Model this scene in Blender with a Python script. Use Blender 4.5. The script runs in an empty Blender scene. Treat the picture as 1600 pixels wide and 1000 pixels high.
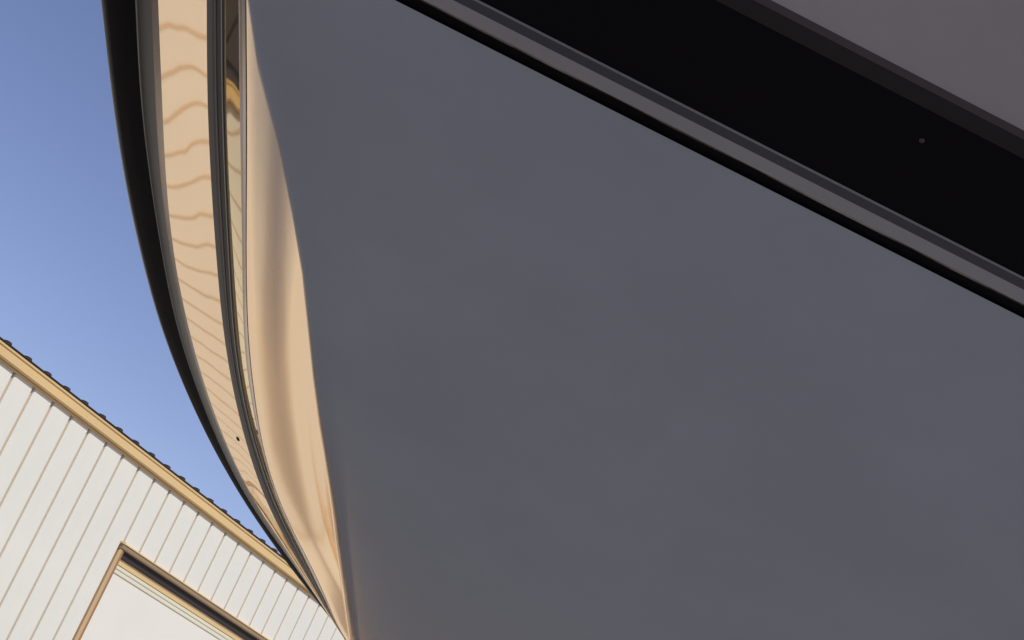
import bpy, bmesh, math, random
from mathutils import Vector, Matrix

# ------------------------------------------------------------------ camera, world, sun, exposure
scene = bpy.context.scene
C = scene.collection
EYE = Vector((0.0, 0.0, 1.6))
PITCH, ROLL, FOC = 0.2649, 0.4277, 3200.0 / 1600.0

cam_d = bpy.data.cameras.new("camera")
cam = bpy.data.objects.new("camera", cam_d)
C.objects.link(cam)
cam_d.sensor_width = 36.0
cam_d.lens = 36.0 * FOC
cam_d.clip_start = 0.02
cam_d.clip_end = 3000.0
fwd = Vector((0, math.cos(PITCH), math.sin(PITCH)))
up0 = Vector((0, -math.sin(PITCH), math.cos(PITCH)))
ri0 = Vector((1, 0, 0))
cR = ri0 * math.cos(ROLL) + up0 * math.sin(ROLL)
cU = up0 * math.cos(ROLL) - ri0 * math.sin(ROLL)
M = Matrix((cR, cU, -fwd)).transposed().to_4x4()
M.translation = EYE
cam.matrix_world = M
scene.camera = cam

SUN_EL, SUN_AZ = math.radians(36), math.radians(132)      # azimuth clockwise from +Y
world = bpy.data.worlds.new("World")
scene.world = world
world.use_nodes = True
wn = world.node_tree
bg = wn.nodes["Background"]
sky = wn.nodes.new("ShaderNodeTexSky")
sky.sky_type = 'NISHITA'
sky.sun_disc = False
sky.sun_elevation = SUN_EL
sky.sun_rotation = SUN_AZ
sky.altitude = 1500
sky.air_density = 0.8
sky.dust_density = 0.1
sky.ozone_density = 4.0
tint = wn.nodes.new("ShaderNodeMix")
tint.data_type = 'RGBA'
tint.blend_type = 'MULTIPLY'
tint.inputs[0].default_value = 1.0
tint.inputs[7].default_value = (1.34, 1.02, 1.0, 1.0)     # camera white balance
wn.links.new(sky.outputs[0], tint.inputs[6])
wn.links.new(tint.outputs[2], bg.inputs[0])
bg.inputs[1].default_value = 0.105

sun_d = bpy.data.lights.new("sun", 'SUN')
sun_d.energy = 3.0
sun_d.angle = math.radians(0.5)
sun_d.color = (1.0, 0.955, 0.88)
sun = bpy.data.objects.new("sun", sun_d)
C.objects.link(sun)
sv = Vector((math.sin(SUN_AZ) * math.cos(SUN_EL), math.cos(SUN_AZ) * math.cos(SUN_EL), math.sin(SUN_EL)))
sun.rotation_euler = sv.to_track_quat('Z', 'Y').to_euler()
sun.location = (8, -4, 12)

scene.view_settings.view_transform = 'Standard'
scene.view_settings.look = 'None'
scene.view_settings.exposure = 0.0
scene.view_settings.gamma = 1.0
scene.view_settings.use_curve_mapping = False
scene.render.engine = 'CYCLES'
scene.cycles.max_bounces = 8
scene.cycles.glossy_bounces = 4


# ------------------------------------------------------------------ helpers
def tag(o, label=None, cat=None, group=None, kind=None):
    if label: o["label"] = label
    if cat: o["category"] = cat
    if group: o["group"] = group
    if kind: o["kind"] = kind
    return o


def link(name, mesh, parent=None, mat=None):
    o = bpy.data.objects.new(name, mesh)
    C.objects.link(o)
    if parent: o.parent = parent
    if mat and not mesh.materials: mesh.materials.append(mat)
    return o


def mesh_from(name, verts, faces, smooth=False, sharp=None):
    me = bpy.data.meshes.new(name)
    me.from_pydata([tuple(v) for v in verts], [], faces)
    me.validate()
    me.update()
    if smooth:
        for p in me.polygons: p.use_smooth = True
    return me


class MB:
    """collects simple solids into one mesh"""
    def __init__(s): s.v, s.f = [], []
    def prism(s, prof, axis_fn, a, b):
        """closed profile [(p,q)..] swept from a to b; axis_fn(t,p,q)->xyz"""
        n, k = len(prof), len(s.v)
        for t in (a, b):
            for p, q in prof: s.v.append(axis_fn(t, p, q))
        for i in range(n):
            j = (i + 1) % n
            s.f.append((k + i, k + j, k + n + j, k + n + i))
        s.f.append(tuple(range(k + n - 1, k - 1, -1)))
        s.f.append(tuple(range(k + n, k + 2 * n)))
        return s
    def build(s, name, mat, parent=None, smooth=False):
        me = mesh_from(name, s.v, s.f, smooth)
        bm = bmesh.new(); bm.from_mesh(me)
        bmesh.ops.recalc_face_normals(bm, faces=bm.faces[:])
        bm.to_mesh(me); bm.free()
        return link(name, me, parent, mat)


def nodes_of(name):
    m = bpy.data.materials.new(name)
    m.use_nodes = True
    nt = m.node_tree
    return m, nt, nt.nodes["Principled BSDF"]


def noise(nt, scale, detail=4, rough=0.55, vec=None, stretch=None, coord='Object'):
    tc = nt.nodes.new("ShaderNodeTexCoord")
    n = nt.nodes.new("ShaderNodeTexNoise")
    n.inputs["Scale"].default_value = scale
    n.inputs["Detail"].default_value = detail
    n.inputs["Roughness"].default_value = rough
    if stretch:
        mp = nt.nodes.new("ShaderNodeMapping")
        mp.inputs["Scale"].default_value = stretch
        nt.links.new(tc.outputs[coord], mp.inputs[0])
        nt.links.new(mp.outputs[0], n.inputs["Vector"])
    else:
        nt.links.new(tc.outputs[coord], n.inputs["Vector"])
    return n


def ramp(nt, src, stops):
    r = nt.nodes.new("ShaderNodeValToRGB")
    e = r.color_ramp.elements
    while len(e) < len(stops): e.new(0.5)
    for el, (p, c) in zip(e, stops):
        el.position = p
        el.color = (*c, 1) if len(c) == 3 else c
    nt.links.new(src, r.inputs[0])
    return r


def bump(nt, src, strength, dist=0.01):
    b = nt.nodes.new("ShaderNodeBump")
    b.inputs["Strength"].default_value = strength
    b.inputs["Distance"].default_value = dist
    nt.links.new(src, b.inputs["Height"])
    return b


# ------------------------------------------------------------------ materials
def painted_metal(name, col, rough=0.45, var=0.06, grime=None):
    m, nt, p = nodes_of(name)
    n = noise(nt, 1.3, 6, 0.6)
    lo = tuple(max(0, c * (1 - var)) for c in col)
    hi = tuple(min(1, c * (1 + var)) for c in col)
    r = ramp(nt, n.outputs["Fac"], [(0.3, lo), (0.7, hi)])
    nt.links.new(r.outputs[0], p.inputs["Base Color"])
    p.inputs["Roughness"].default_value = rough
    n2 = noise(nt, 60, 3)
    b = bump(nt, n2.outputs["Fac"], 0.04, 0.002)
    nt.links.new(b.outputs[0], p.inputs["Normal"])
    return m


M_white = painted_metal("white_siding", (0.735, 0.722, 0.645), 0.5, 0.03)
M_joint = painted_metal("joint_backing", (0.60, 0.45, 0.29), 0.7)
M_tan = painted_metal("tan_trim", (0.72, 0.51, 0.23), 0.42, 0.05)
M_brown = painted_metal("brown_trim", (0.52, 0.37, 0.20), 0.5, 0.06)
M_header = painted_metal("dark_header", (0.30, 0.21, 0.115), 0.5, 0.06)
M_stop = painted_metal("rust_brown_stop", (0.34, 0.17, 0.065), 0.5, 0.08)
M_roof = painted_metal("dark_roof", (0.045, 0.032, 0.026), 0.55, 0.1)
M_shade_drain = painted_metal("gap_shade_and_drain", (0.03, 0.022, 0.02), 0.7, 0.1)  # painted shade of the header gap, and the drain fitting's own colour
M_door = painted_metal("door_white", (0.78, 0.755, 0.665), 0.45, 0.02)
M_doorstrip = painted_metal("door_cream", (0.74, 0.71, 0.55), 0.45, 0.03)


def gloss_paint(name, base, tint, f0, f1, power, rough, base_rough=0.4, wave=0.0, wave_scale=(3.0, 1.1, 5.0), spec=0.2, dust=0.0, ease=1.5):
    """lacquered paint: a diffuse body under a clear tinted coat whose reflection grows at glancing angles"""
    m, nt, p = nodes_of(name)
    out = nt.nodes["Material Output"]
    n = noise(nt, 2.2, 5, 0.6)
    r = ramp(nt, n.outputs["Fac"], [(0.3, tuple(c * 0.95 for c in base)), (0.7, tuple(c * 1.05 for c in base))])
    col = r.outputs[0]
    if dust > 0:        # dried water spots and settled dust
        tc = nt.nodes.new("ShaderNodeTexCoord")
        vo = nt.nodes.new("ShaderNodeTexVoronoi")
        vo.inputs["Scale"].default_value = 34
        nt.links.new(tc.outputs["Object"], vo.inputs["Vector"])
        sp = ramp(nt, vo.outputs["Distance"], [(0.0, (1, 1, 1)), (0.16, (0.0, 0.0, 0.0))])
        big = noise(nt, 1.1, 6, 0.62, stretch=(1.0, 1.0, 1.8))
        bg_ = ramp(nt, big.outputs["Fac"], [(0.42, (0, 0, 0)), (0.72, (1, 1, 1))])
        fine = noise(nt, 260, 2, 0.6)
        fi = ramp(nt, fine.outputs["Fac"], [(0.62, (0, 0, 0)), (0.75, (1, 1, 1))])
        ad = nt.nodes.new("ShaderNodeMath"); ad.operation = 'MULTIPLY_ADD'; ad.inputs[1].default_value = 0.5
        nt.links.new(fi.outputs[0], ad.inputs[0]); nt.links.new(sp.outputs[0], ad.inputs[2])
        mm = nt.nodes.new("ShaderNodeMath"); mm.operation = 'MULTIPLY'
        nt.links.new(ad.outputs[0], mm.inputs[0]); nt.links.new(bg_.outputs[0], mm.inputs[1])
        ms = nt.nodes.new("ShaderNodeMath"); ms.operation = 'MULTIPLY'; ms.inputs[1].default_value = dust
        nt.links.new(mm.outputs[0], ms.inputs[0])
        mc = nt.nodes.new("ShaderNodeMix"); mc.data_type = 'RGBA'
        nt.links.new(ms.outputs[0], mc.inputs[0])
        nt.links.new(col, mc.inputs[6])
        mc.inputs[7].default_value = (0.42, 0.39, 0.36, 1)
        col = mc.outputs[2]
    nt.links.new(col, p.inputs["Base Color"])
    p.inputs["Roughness"].default_value = base_rough
    p.inputs["Specular IOR Level"].default_value = spec
    g = nt.nodes.new("ShaderNodeBsdfGlossy")
    g.inputs["Color"].default_value = (*tint, 1)
    g.inputs["Roughness"].default_value = rough
    lw = nt.nodes.new("ShaderNodeLayerWeight")
    lw.inputs["Blend"].default_value = 0.5
    fr = nt.nodes.new("ShaderNodeMapRange")
    fr.inputs["From Min"].default_value = power[0]
    fr.inputs["From Max"].default_value = power[1]
    nt.links.new(lw.outputs["Facing"], fr.inputs["Value"])
    pw = nt.nodes.new("ShaderNodeMath"); pw.operation = 'POWER'
    pw.inputs[1].default_value = ease
    nt.links.new(fr.outputs[0], pw.inputs[0])
    mr = nt.nodes.new("ShaderNodeMapRange")
    mr.inputs["To Min"].default_value = f0
    mr.inputs["To Max"].default_value = f1
    nt.links.new(pw.outputs[0], mr.inputs["Value"])
    mx = nt.nodes.new("ShaderNodeMixShader")
    nt.links.new(mr.outputs[0], mx.inputs[0])
    nt.links.new(p.outputs[0], mx.inputs[1])
    nt.links.new(g.outputs[0], mx.inputs[2])
    nt.links.new(mx.outputs[0], out.inputs["Surface"])
    if wave > 0:
        w = noise(nt, 1.0, 2, 0.35, stretch=wave_scale)
        b = bump(nt, w.outputs["Fac"], 1.0, wave)
        nt.links.new(b.outputs[0], g.inputs["Normal"])
        w2 = noise(nt, 900, 2, 0.5)
        b2 = bump(nt, w2.outputs["Fac"], 0.02, 0.0004)
        nt.links.new(b2.outputs[0], p.inputs["Normal"])
    return m


M_hull = gloss_paint("grey_topside_paint", (0.290, 0.300, 0.352), (0.97, 0.745, 0.52), 0.012, 0.90, (0.54, 0.74), 0.03, wave=0.0028, dust=0.15)
M_lower = gloss_paint("grey_lower_paint", (0.258, 0.305, 0.398), (0.99, 0.765, 0.54), 0.008, 0.95, (0.525, 0.735), 0.115, wave=0.0026, dust=0.15, ease=2.3)
M_glass = gloss_paint("black_gloss_band", (0.0024, 0.0030, 0.0068), (0.98, 0.80, 0.54), 0.004, 0.88, (0.66, 0.90), 0.02, wave=0.0012, spec=0.03, dust=0.008)
M_strake = gloss_paint("grey_strake", (0.245, 0.250, 0.268), (0.9, 0.72, 0.60), 0.02, 0.5, (0.5, 0.9), 0.12, dust=0.08)
M_strakedark = gloss_paint("strake_lip", (0.052, 0.049, 0.048), (0.9, 0.72, 0.60), 0.004, 0.5, (0.60, 0.9), 0.2, dust=0.06)
M_black = gloss_paint("black_seam", (0.002, 0.002, 0.004), (0.6, 0.5, 0.45), 0.0, 0.03, (0.5, 0.95), 0.3, spec=0.02)
M_trim = gloss_paint("dark_moulding", (0.024, 0.022, 0.024), (0.8, 0.7, 0.65), 0.003, 0.03, (0.6, 1.0), 0.25, spec=0.05)
M_fade = gloss_paint("moulding_fade_paint", (0.065, 0.058, 0.066), (0.8, 0.7, 0.65), 0.003, 0.03, (0.6, 1.0), 0.35, spec=0.05)  # middle tone, soft shading painted as a colour step
M_flange = gloss_paint("rail_flange_black", (0.012, 0.010, 0.010), (0.85, 0.68, 0.56), 0.003, 0.55, (0.55, 1.0), 0.15)
M_trimlight = gloss_paint("moulding_bead", (0.04, 0.038, 0.038), (0.8, 0.75, 0.7), 0.01, 0.15, (0.6, 1.0), 0.25)
M_rub = gloss_paint("black_rubber_rail", (0.003, 0.0028, 0.004), (0.8, 0.72, 0.65), 0.001, 0.4, (0.85, 1.0), 0.3, spec=0.04)
M_bead = gloss_paint("bright_bead", (0.2, 0.2, 0.2), (0.9, 0.88, 0.85), 0.02, 0.35, (0.5, 0.95), 0.15)


def ground_mat():
    m, nt, p = nodes_of("gravel_ground")
    n1 = noise(nt, 0.35, 6, 0.6)
    n2 = noise(nt, 45, 4, 0.7)
    mx = nt.nodes.new("ShaderNodeMath"); mx.operation = 'MULTIPLY_ADD'
    mx.inputs[1].default_value = 0.5
    nt.links.new(n2.outputs["Fac"], mx.inputs[0])
    hm = nt.nodes.new("ShaderNodeMath"); hm.operation = 'MULTIPLY'; hm.inputs[1].default_value = 0.5
    nt.links.new(n1.outputs["Fac"], hm.inputs[0])
    nt.links.new(hm.outputs[0], mx.inputs[2])
    r = ramp(nt, mx.outputs[0], [(0.3, (0.39, 0.335, 0.28)), (0.7, (0.55, 0.475, 0.40))])
    nt.links.new(r.outputs[0], p.inputs["Base Color"])
    p.inputs["Roughness"].default_value = 0.9
    b = bump(nt, n2.outputs["Fac"], 0.5, 0.02)
    nt.links.new(b.outputs[0], p.inputs["Normal"])
    return m


# ------------------------------------------------------------------ ground
me = mesh_from("ground", [(-1500, -1500, 0), (1500, -1500, 0), (1500, 1500, 0), (-1500, 1500, 0)], [(0, 1, 2, 3)])
tag(link("ground", me, None, ground_mat()), kind="structure")

# ------------------------------------------------------------------ metal building
AZ, DIST, S0 = 0.4095, 8.6215, 12.1436
WT = Vector((math.sin(AZ), math.cos(AZ), 0))        # along the wall
WN = Vector((math.cos(AZ), -math.sin(AZ), 0))       # out of the wall, towards the yard
WO = -WN * DIST                                      # foot of the perpendicular from the eye
EAVE, HEAD = 1.6 + 2.094, 1.6 + 1.4871 - 0.055
RIB = 0.3


def W(s, out, z):
    v = WO + WT * s + WN * out
    return (v.x, v.y, z)


building = bpy.data.objects.new("metal_building", None)
building.location = W(12, -5, 0)
C.objects.link(building)
tag(building, "white ribbed metal building with tan eave trim under blue sky, left of the hull", "building")
B_INV = Matrix.Translation(-Vector(building.location))


def bpart(o):
    o.parent = building
    o.matrix_parent_inverse = B_INV
    return o


K0, K1 = -92, 110
DOOR_S0 = S0 + 8 * RIB + 0.045          # left edge of opening
DOOR_W = 3.6
DOOR_S1 = DOOR_S0 + DOOR_W
panel_meshes = {}


def panel_mesh(w0, w1, z0, z1):
    key = (round(w0, 3), round(w1, 3), round(z0, 3), round(z1, 3))
    if key in panel_meshes: return panel_meshes[key]
    g = 0.019        # half a joint
    prof = [(w0 + g, 0.0), (w0 + g, -0.03), (w1 - g, -0.03), (w1 - g, 0.0), (w1 - g - 0.008, 0.009), (w0 + g + 0.008, 0.009)]
    vs, fs = [], []
    for z in (z0, z1):
        for s, o in prof:
            v = WT * s + WN * o
            vs.append((v.x, v.y, z))
    n = len(prof)
    for i in range(n):
        j = (i + 1) % n
        fs.append((i, j, n + j, n + i))
    fs.append(tuple(range(n - 1, -1, -1))); fs.append(tuple(range(n, 2 * n)))
    me = mesh_from("wall_panel", vs, fs)
    bm = bmesh.new(); bm.from_mesh(me)
    bmesh.ops.recalc_face_normals(bm, faces=bm.faces[:])
    bm.to_mesh(me); bm.free()
    me.materials.append(M_white)
    panel_meshes[key] = me
    return me


def add_panel(k, w0, w1, z0, z1):
    o = bpart(link("wall_panel", panel_mesh(w0, w1, z0, z1)))
    b = WO + WT * (S0 + k * RIB)
    o.location = (b.x, b.y, 0)


TRIM = 0.075
for k in range(K0, K1):
    a, b = S0 + k * RIB, S0 + (k + 1) * RIB
    lo, hi = DOOR_S0 - TRIM, DOOR_S1 + TRIM
    if b <= lo or a >= hi:
        add_panel(k, 0, RIB, 0.06, EAVE)
    else:
        add_panel(k, 0, RIB, HEAD + TRIM * 0.5, EAVE)
        if a < lo - 0.04: add_panel(k, 0, lo - a, 0.06, HEAD + TRIM * 0.5)
        if b > hi + 0.04: add_panel(k, hi - a, RIB, 0.06, HEAD + TRIM * 0.5)

SA, SB = S0 + K0 * RIB, S0 + K1 * RIB


def wallbar(name, mat, s0, s1, prof, smooth=False):
    """profile of (out, z) swept along the wall"""
    m = MB().prism(prof, lambda t, p, q: W(t, p, q), s0, s1)
    return bpart(m.build(name, mat))


def rect(o0, o1, z0, z1): return [(o0, z0), (o1, z0), (o1, z1), (o0, z1)]


# wall core behind the panels, with the opening left out
core = MB()
for (a, b, z0, z1) in ((SA, DOOR_S0, 0, EAVE), (DOOR_S1, SB, 0, EAVE), (DOOR_S0, DOOR_S1, HEAD + 0.02, EAVE)):
    core.prism(rect(-0.20, -0.020, z0, z1), lambda t, p, q: W(t, p, q), a, b)
bpart(core.build("wall_core", M_joint))
back = MB()
DEPTH = 12.0
back.prism(rect(-DEPTH, -DEPTH + 0.2, 0, EAVE), lambda t, p, q: W(t, p, q), SA, SB)
for s in (SA, SB - 0.2):
    back.prism([(-DEPTH + 0.2, 0), (-0.2, 0), (-0.2, EAVE), (-DEPTH / 2, EAVE + 0.2), (-DEPTH + 0.2, EAVE)], lambda t, p, q: W(t, p, q), s, s + 0.2)
bpart(back.build("rear_wall", M_white))

# eave trim: a box gutter with a rolled lip and a thin drip edge below it
wallbar("eave_gutter", M_tan, SA - 0.1, SB + 0.1,
        [(0.012, EAVE - 0.002), (0.060, EAVE - 0.002), (0.072, EAVE + 0.006), (0.074, EAVE + 0.066), (0.086, EAVE + 0.070),
         (0.088, EAVE + 0.086), (0.060, EAVE + 0.090), (0.012, EAVE + 0.090)])
wallbar("drip_edge", M_tan, SA - 0.1, SB + 0.1, [(0.010, EAVE - 0.022), (0.022, EAVE - 0.022), (0.022, EAVE - 0.005), (0.010, EAVE - 0.005)])

# dark ribbed roof
RZ = EAVE + 0.092
SL = 0.035
roof = MB()
roof.prism([(0.10, RZ), (0.10, RZ + 0.006), (-DEPTH / 2, RZ + 0.006 + SL * (DEPTH / 2 + 0.1)), (-DEPTH - 0.1, RZ + 0.006), (-DEPTH - 0.1, RZ),
            (-DEPTH / 2, RZ + SL * (DEPTH / 2 + 0.1))], lambda t, p, q: W(t, p, q), SA - 0.15, SB + 0.15)
bpart(roof.build("roof", M_roof))
# unseen dark block above the eave, added to darken the gloss band's reflection
U0, U1 = S0 - 18.0, S0 - 2.3
up = MB()
up.prism([(-0.12, RZ + 0.03), (-0.12, RZ + 2.6), (-4.5, RZ + 3.1), (-8.0, RZ + 2.6), (-8.0, RZ + 0.02)], lambda t, p, q: W(t, p, q), U0, U1)
bpart(up.build("added_dark_block", M_roof))
for k in range(int((U1 - U0) / 0.6)):  # strips on the same added block
    m = MB().prism(rect(-0.117, -0.08, RZ + 0.10, RZ + 2.58), lambda t, p, q: W(t, p, q), U0 + 0.6 * k + 0.02, U0 + 0.6 * k + 0.56)
    bpart(m.build("added_block_cladding", M_roof))
rib_me = None
for k in range(K0, K1):
    s = S0 + k * RIB - 0.3486 + 0.3
    if rib_me is None:
        vs, fs = [], []
        stations = ((0.102, 0.014), (0.070, 0.014), (0.03, 0.004), (-DEPTH / 2, 0.004))
        for o, hh in stations:
            dz = SL * (0.102 - o)
            for p, q in ((-0.032, 0.0), (-0.018, hh), (0.018, hh), (0.032, 0.0)):
                v = WT * p + WN * o
                vs.append((v.x, v.y, q + dz))
        fs = [(3, 2, 1, 0), (12, 13, 14, 15)]
        for a in (0, 4, 8):
            fs += [(a, a + 1, a + 5, a + 4), (a + 1, a + 2, a + 6, a + 5), (a + 2, a + 3, a + 7, a + 6)]
        rib_me = mesh_from("roof_rib", vs, fs)
        rib_me.materials.append(M_roof)
    o = bpart(link("roof_rib", rib_me))
    b = WO + WT * s
    o.location = (b.x, b.y, RZ + 0.0065)

# overhead door
def jamb(s, sign):
    m = MB()
    m.prism([(s + sign * 0.030, -0.16), (s + sign * TRIM, -0.16), (s + sign * TRIM, 0.015), (s + sign * (TRIM - 0.010), 0.024), (s + sign * 0.036, 0.024), (s + sign * 0.030, 0.020)],
            lambda t, p, q: W(p, q, t), 0.0, HEAD + TRIM)
    return bpart(m.build("door_jamb", M_brown))


jamb(DOOR_S0, -1); jamb(DOOR_S1, 1)
for s, sg in ((DOOR_S0, 1), (DOOR_S1, -1)):
    m = MB(); m.prism([(s - sg * 0.028, -0.15), (s + sg * 0.022, -0.15), (s + sg * 0.022, 0.004), (s + sg * 0.002, 0.020), (s - sg * 0.028, 0.020)], lambda t, p, q: W(p, q, t), 0.0, HEAD + 0.006)
    bpart(m.build("jamb_stop", M_stop))
wallbar("door_header", M_header, DOOR_S0 - TRIM - 0.012, DOOR_S1 + TRIM + 0.012,
        [(-0.16, HEAD + 0.012), (0.03, HEAD + 0.012), (0.04, HEAD + 0.02), (0.04, HEAD + 0.050), (-0.16, HEAD + 0.050)])
wallbar("header_flashing", M_tan, DOOR_S0 - TRIM - 0.03, DOOR_S1 + TRIM + 0.03, [(0.002, HEAD + 0.053), (0.05, HEAD + 0.053), (0.05, HEAD + 0.062), (0.002, HEAD + 0.072)])
wallbar("header_gap_shade", M_shade_drain, DOOR_S0 + 0.024, DOOR_S1 - 0.024, rect(-0.15, -0.01, HEAD - 0.045, HEAD + 0.009))  # dark strip stands in for the shadowed gap below the header
door = bpy.data.objects.new("overhead_door", None)
C.objects.link(door)
bpart(door)
door.location = (0, 0, 0)
top = HEAD - 0.049
wallbar("door_top_rail", M_tan, DOOR_S0 + 0.024, DOOR_S1 - 0.024, rect(-0.13, -0.035, top - 0.05, top)).name = "top_rail"
zz = top - 0.053
for i in range(2):
    wallbar("top_bead", M_doorstrip, DOOR_S0 + 0.024, DOOR_S1 - 0.024, [(-0.12, zz - 0.034), (-0.045, zz - 0.034), (-0.038, zz - 0.026), (-0.038, zz - 0.006), (-0.045, zz), (-0.12, zz)])
    zz -= 0.037
nsec = 4
h = zz / nsec
for i in range(nsec):
    wallbar("door_section", M_door, DOOR_S0 + 0.024, DOOR_S1 - 0.024,
            [(-0.12, zz - h + 0.003), (-0.055, zz - h + 0.003), (-0.045, zz - h + 0.012), (-0.045, zz - 0.001), (-0.12, zz - 0.001)])
    zz -= h
for o in [o for o in building.children if o.name.split('.')[0] in ("top_rail", "top_bead", "door_section")]:
    o.parent = door
    o.matrix_parent_inverse = B_INV @ Matrix.Identity(4) if False else (Matrix.Translation(building.location) @ B_INV).inverted()

# ------------------------------------------------------------------ the hull
SC = 1.15
X_AXIS = 0.45
TILT = 0.20             # the boat sits bow-up: everything falls away towards the stern


LEAN = Matrix.Rotation(-0.0178, 3, fwd)     # and leans a degree to one side


def H(x, y, z): return EYE + LEAN @ Vector((x * SC, y * SC, (z - TILT * (y - 3.0)) * SC))


# long lines down the side: (level, near end, far end, plan curve x at even steps of y, where the line crosses the axis on the bow face)
POLY = {
    'rim': (1.560, 3.9944, 7.2440, [-1.03482, -1.00942, -0.97585, -0.92832, -0.86723, -0.78244, -0.67424, -0.53717, -0.3689, -0.17246], 2.070),
    'f': (1.560, 3.9418, 7.2357, [-0.96092, -0.9426, -0.91107, -0.86959, -0.81693, -0.74088, -0.6437, -0.516, -0.34306, -0.17031], 2.090),
    'd': (1.430, 3.6720, 6.7988, [-0.85722, -0.83954, -0.81916, -0.78728, -0.73706, -0.66966, -0.58199, -0.46476, -0.31284, -0.15944], 2.150),
    'c': (1.287, 3.3490, 6.3219, [-0.70657, -0.68832, -0.66302, -0.63255, -0.59651, -0.54774, -0.48306, -0.39584, -0.27577, -0.14532], 2.715),
    'b': (1.264, 3.2886, 6.2410, [-0.67039, -0.6499, -0.62458, -0.59607, -0.56351, -0.51696, -0.45166, -0.36511, -0.25303, -0.14071], 2.731),
    's': (1.180, 3.1195, 5.9493, [-0.61088, -0.58831, -0.56454, -0.54145, -0.51568, -0.47531, -0.41894, -0.3403, -0.2362, -0.13216], 2.885),
    'g0': (1.150, 3.0586, 5.8467, [-0.58893, -0.56633, -0.54552, -0.52435, -0.49759, -0.45923, -0.4079, -0.32887, -0.22397, -0.12822], 2.930),
}


def spline(y0, y1, xs):
    """natural cubic spline through evenly spaced plan offsets, straight beyond its ends"""
    n = len(xs); h = (y1 - y0) / (n - 1)
    m = [0.0] * n; cp = [0.0] * n; dp = [0.0] * n
    for i in range(1, n - 1):
        r = 6 * (xs[i + 1] - 2 * xs[i] + xs[i - 1]) / (h * h)
        den = 4 - cp[i - 1]
        cp[i] = 1 / den; dp[i] = (r - dp[i - 1]) / den
    for i in range(n - 2, 0, -1): m[i] = dp[i] - cp[i] * m[i + 1]
    def f(y):
        i = min(max(int((y - y0) / h), 0), n - 2)
        yc = min(max(y, y0), y1)
        a = (y0 + h * (i + 1) - yc) / h; b = 1 - a
        v = a * xs[i] + b * xs[i + 1] + ((a ** 3 - a) * m[i] + (b ** 3 - b) * m[i + 1]) * h * h / 6
        if y < y0: v += (y - y0) * ((xs[1] - xs[0]) / h - h / 6 * m[1])
        if y > y1: v += (y - y1) * ((xs[-1] - xs[-2]) / h + h / 6 * m[-2])
        return v
    return f


CURVE = {k: spline(v[1], v[2], v[3]) for k, v in POLY.items()}


class Side:
    def __init__(s, parts):            # [(weight, key)]
        s.parts = parts
        s.z = sum(w * POLY[k][0] for w, k in parts)
        s.end = sum(w * POLY[k][2] for w, k in parts)
        s.y0 = sum(w * POLY[k][4] for w, k in parts)
    def x(s, y): return sum(w * CURVE[k](y) for w, k in s.parts)


def L_(k): return Side([(1.0, k)])
def lerp_side(A, B, t): return Side([(1 - t, A), (t, B)])


SKEW = 0.105
BOWSLOPE = 0.34 - TILT
CORN = [(-0.592, 1.15), (-0.560, 1.13), (-0.505, 1.112), (-0.420, 1.077), (-0.346, 1.033), (-0.256, 0.982), (-0.172, 0.922), (-0.105, 0.846), (-0.06, 0.79), (0.0, 0.71)]


def corner_x(z):
    for (xa, za), (xb, zb) in zip(CORN, CORN[1:]):
        if z >= zb - 1e-9:
            t = (z - za) / (zb - za)
            return xa + (xb - xa) * t
    return CORN[-1][0]


LOWR = 1.2
TAPER = 0.15
NB, NA, NS, NW, NBOW = 14, 14, 70, 1, 18


def ring(side, dx=0.0, z=None, R=0.10, push=0.0, face=0.0, y0=None, taper=0.0, rn=1.0):
    """closed plan outline at one level: bow face -> corner -> side -> stern -> mirrored back.
    push moves the side outwards, face moves the bow face outwards, taper draws the side in further aft"""
    yt = side.end
    if z is None: z = side.z
    if y0 is None: y0 = side.y0
    ny = lambda x: y0 + SKEW * x - face
    sx = lambda y: min(side.x(y) - push + dx * (1 + taper * max(0.0, y - max(3.6, y0 + 0.15)) ** 1.5), X_AXIS - 0.06)
    y = 2.8
    for _ in range(60): y = 0.5 * y + 0.5 * ny(sx(y))
    k = Vector((sx(y), y))
    left = []
    a = Vector((X_AXIS, ny(X_AXIS)))
    dn = (k - a).normalized()
    p0 = k - dn * min(R * rn, 0.75 * (k - a).length)      # the turn is slower on the bow face than on the side
    yr = y + R
    p2 = Vector((sx(yr), yr))
    for i in range(NB): left.append(a.lerp(p0, i / NB))
    for i in range(NA):
        t = i / NA
        left.append(p0 * (1 - t) ** 2 + k * 2 * t * (1 - t) + p2 * t * t)
    ye = max(yt, yr + 0.6)
    for i in range(NS):
        t = (i / NS) ** 1.25
        yy = yr + (ye - yr) * t
        left.append(Vector((sx(yy), yy)))
    e = Vector((sx(ye), ye)); sl = (sx(ye) - sx(ye - 2e-3)) / 2e-3
    tip = Vector((X_AXIS, ye + 0.8))
    t0 = Vector((sl, 1.0)).normalized() * 0.9
    t1 = Vector((1.0, 0.15)) * 0.7
    for i in range(NBOW + 1):
        t = i / NBOW
        h00 = 2 * t ** 3 - 3 * t ** 2 + 1; h10 = t ** 3 - 2 * t ** 2 + t
        h01 = -2 * t ** 3 + 3 * t ** 2; h11 = t ** 3 - t ** 2
        left.append(e * h00 + t0 * h10 + tip * h01 + t1 * h11)
    out = [(p.x, p.y, z) for p in left]
    # starboard half mirrored in the axis; the near face keeps its own line
    right = []
    skewfix = lambda p: 2 * SKEW * (X_AXIS - p.x) * max(0.0, 1 - max(0.0, p.y - ny(p.x)) / 1.5)
    for p in reversed(left[1:-1]):
        right.append((2 * X_AXIS - p.x, p.y + skewfix(p), z))
    return out + right


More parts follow.
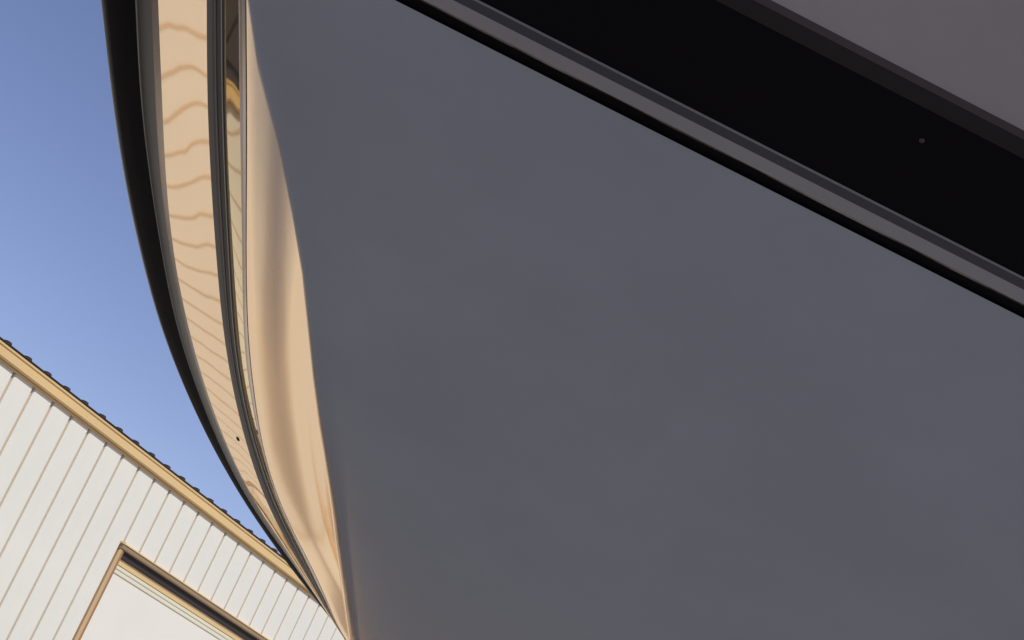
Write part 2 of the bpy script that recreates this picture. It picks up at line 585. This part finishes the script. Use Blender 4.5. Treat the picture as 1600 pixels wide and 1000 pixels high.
def loft(name, rings, mat, parent, smooth=True, cap_top=False, cap_bot=False):
    n = len(rings[0])
    vs = [H(*p) for r in rings for p in r]
    fs = []
    for k in range(len(rings) - 1):
        for i in range(n):
            j = (i + 1) % n
            fs.append((k * n + i, k * n + j, (k + 1) * n + j, (k + 1) * n + i))
    if cap_bot: fs.append(tuple(range(n)))
    if cap_top: fs.append(tuple(range((len(rings) - 1) * n, len(rings) * n)))
    me = mesh_from(name, vs, fs, smooth)
    bm = bmesh.new(); bm.from_mesh(me)
    bmesh.ops.recalc_face_normals(bm, faces=bm.faces[:])
    bm.to_mesh(me); bm.free()
    return link(name, me, parent, mat)


def side_strip(name, a, b, mat, parent, lift=0.0015):
    """a thin bead along the port side between two lines, from the corner aft"""
    ra, rb = ring(a, push=lift), ring(b, push=lift)
    i0, i1 = NB + NA // 2, NB + NA + NS
    vs, fs = [], []
    for i in range(i0, i1):
        vs.append(H(*ra[i])); vs.append(H(*[(p + q) / 2 for p, q in zip(ra[i], rb[i])]) + Vector((-0.0012, 0, -0.0012))); vs.append(H(*rb[i]))
    for k in range(i1 - i0 - 1):
        a0 = 3 * k
        fs += [(a0, a0 + 3, a0 + 4, a0 + 1), (a0 + 1, a0 + 4, a0 + 5, a0 + 2)]
    me = mesh_from(name, vs, fs, True)
    return link(name, me, parent, mat)


boat = bpy.data.objects.new("boat", None)
C.objects.link(boat)
tag(boat, "glossy dark grey boat hull with black band and rub rail, filling the right side", "boat")

# lower hull: the raked grey face and the flared side below the seam
rings = []
G = L_('g0')
for i in range(0, 23):
    z = 1.15 - 0.02 * i
    y0 = G.y0 + (1.15 - z) / BOWSLOPE
    dx = corner_x(z) - G.x(min(y0, 5.0)) if i else 0.0
    rings.append(ring(G, dx=dx, z=z, R=0.16 + LOWR * (1.15 - z), y0=y0, taper=TAPER, rn=1.0 + 1.2 * min(1.0, i / 3)))
# runs on down into a long narrow keel that stands on the ground
last = rings[-1]
cx = X_AXIS
gz = -EYE.z / SC
for z, s, y0, y1 in ((0.62, 0.7, 6.6, 8.3), (0.50, 0.35, 7.3, 8.2), (0.42, 0.08, 7.7, 8.1), (0.1, 0.05, 7.8, 8.1), (None, 0.05, 7.8, 8.1)):
    ymin = min(p[1] for p in last); ymax = max(p[1] for p in last)
    row = []
    for p in last:
        yy = y0 + (p[1] - ymin) / (ymax - ymin) * (y1 - y0)
        row.append((cx + (p[0] - cx) * s, yy, z if z is not None else gz + TILT * (yy - 3.0)))
    rings.append(row)
loft("lower_hull", rings, M_lower, boat, cap_top=True)

# recessed seam, strake with its lip, gloss band, moulding, upper topside, rail
seam = lerp_side('g0', 's', 0.12)
SY = 2.902
loft("seam_groove", [ring(G, R=0.16), ring(G, push=-0.003, face=-0.02, z=1.1502), ring(seam, push=-0.003, face=-0.02, y0=SY), ring(seam, y0=SY)], M_black, boat, smooth=False)
mid = lerp_side('g0', 's', 0.55)
S_ = L_('s')
loft("strake", [ring(seam, push=-0.001, face=-0.004, y0=SY), ring(seam, push=0.001, face=0.004, y0=SY), ring(mid, push=0.001, face=0.006, y0=2.893)], M_strake, boat, smooth=False)
loft("strake_lip", [ring(mid, push=0.001, face=0.006, y0=2.893), ring(S_, push=0.0, face=0.0)], M_strakedark, boat)
s2 = lerp_side('s', 'b', 0.03)
loft("strake_bead", [ring(S_), ring(lerp_side('s', 'b', 0.012), push=0.001, face=0.002), ring(s2, push=-0.001, face=-0.002)], M_bead, boat)
Bq = lerp_side('s', 'b', 0.975)
loft("gloss_band", [ring(lerp_side('s', 'b', t), push=-0.002, face=-0.003) for t in (0.03, 0.2, 0.4, 0.6, 0.8, 0.975)], M_glass, boat)
B_ = L_('b'); C_ = L_('c'); D_ = L_('d'); F_ = L_('f'); Rm = L_('rim')
loft("band_lip", [ring(Bq, push=-0.002, face=-0.003), ring(B_)], M_trim, boat)
side_strip("band_bead", lerp_side('s', 'b', 0.965), lerp_side('s', 'b', 0.99), M_bead, boat)
loft("moulding", [ring(B_), ring(lerp_side('b', 'c', 0.3), push=0.001), ring(lerp_side('b', 'c', 0.62), push=0.001)], M_trim, boat)
loft("moulding_fade", [ring(lerp_side('b', 'c', 0.62), push=0.001), ring(lerp_side('b', 'c', 0.8), push=0.001, face=0.002), ring(C_)], M_fade, boat)  # tone step imitates the soft shaded edge above the band
side_strip("moulding_bead", lerp_side('b', 'c', 0.30), lerp_side('b', 'c', 0.42), M_trimlight, boat, 0.002)
loft("upper_topside", [ring(lerp_side('c', 'd', t), face=q) for t, q in ((0, 0), (0.15, 0), (0.3, 0), (0.45, 0), (0.6, 0), (0.75, 0), (0.9, 0), (1.0, 0))], M_hull, boat)
f1 = lerp_side('d', 'f', 0.30)
loft("rail_flange", [ring(D_), ring(f1)], M_flange, boat)
loft("rail_backing", [ring(f1), ring(lerp_side('d', 'f', 0.95))], M_trim, boat)
loft("rail_bead", [ring(lerp_side('d', 'f', 0.95)), ring(F_, push=0.001)], M_bead, boat)
top = lambda z, p: ring(Rm, push=p, face=p, z=z)
loft("rub_rail", [ring(F_, push=0.001), ring(lerp_side('f', 'rim', 0.4)), ring(lerp_side('f', 'rim', 0.85)), top(1.562, -0.002), top(1.572, 0.010),
                  top(1.590, 0.014), top(1.620, 0.008), top(1.635, -0.02), top(1.64, -0.06)], M_rub, boat)
loft("deck", [top(1.638, -0.055), top(1.655, -0.12), top(1.675, -0.3)], M_hull, boat, cap_top=True)


# ------------------------------------------------------------------ small fittings
def dome(name, pos, nrm, r, mat, parent, flat=0.45, segs=14):
    q = Vector((0, 0, 1)).rotation_difference(nrm.normalized())
    vs, fs = [], []
    rows = [(1.0, -0.3), (1.0, 0.0), (0.86, 0.35), (0.5, 0.8), (0.15, 1.0)]
    for rr, hh in rows:
        for i in range(segs):
            a = 2 * math.pi * i / segs
            vs.append(pos + q @ Vector((math.cos(a) * r * rr, math.sin(a) * r * rr, hh * r * flat)))
    for k in range(len(rows) - 1):
        for i in range(segs):
            j = (i + 1) % segs
            fs.append((k * segs + i, k * segs + j, (k + 1) * segs + j, (k + 1) * segs + i))
    fs.append(tuple(range((len(rows) - 1) * segs, len(rows) * segs)))
    return link(name, mesh_from(name, vs, fs, True), parent, mat)


def on_side(ka, kb, t, y, lift=0.0):
    sd = lerp_side(ka, kb, t)
    return H(sd.x(y), y, sd.z)


def on_bow(ka, kb, t, x, lift=0.0):
    sd = lerp_side(ka, kb, t)
    return H(x, sd.y0 + SKEW * x, sd.z)


p = on_bow('s', 'b', 0.70, 0.455)
n = (on_bow('s', 'b', 0.80, 0.455) - p).cross(on_bow('s', 'b', 0.70, 0.505) - p)
if n.z > 0: n = -n
dome("button_screw", p, n, 0.005, M_trimlight, boat)
p = on_side('c', 'd', 0.30, 5.36)
n = (on_side('c', 'd', 0.4, 5.36) - p).cross(on_side('c', 'd', 0.30, 5.46) - p)
if n.z > 0: n = -n
dome("drain_fitting", p, n, 0.009, M_shade_drain, boat)
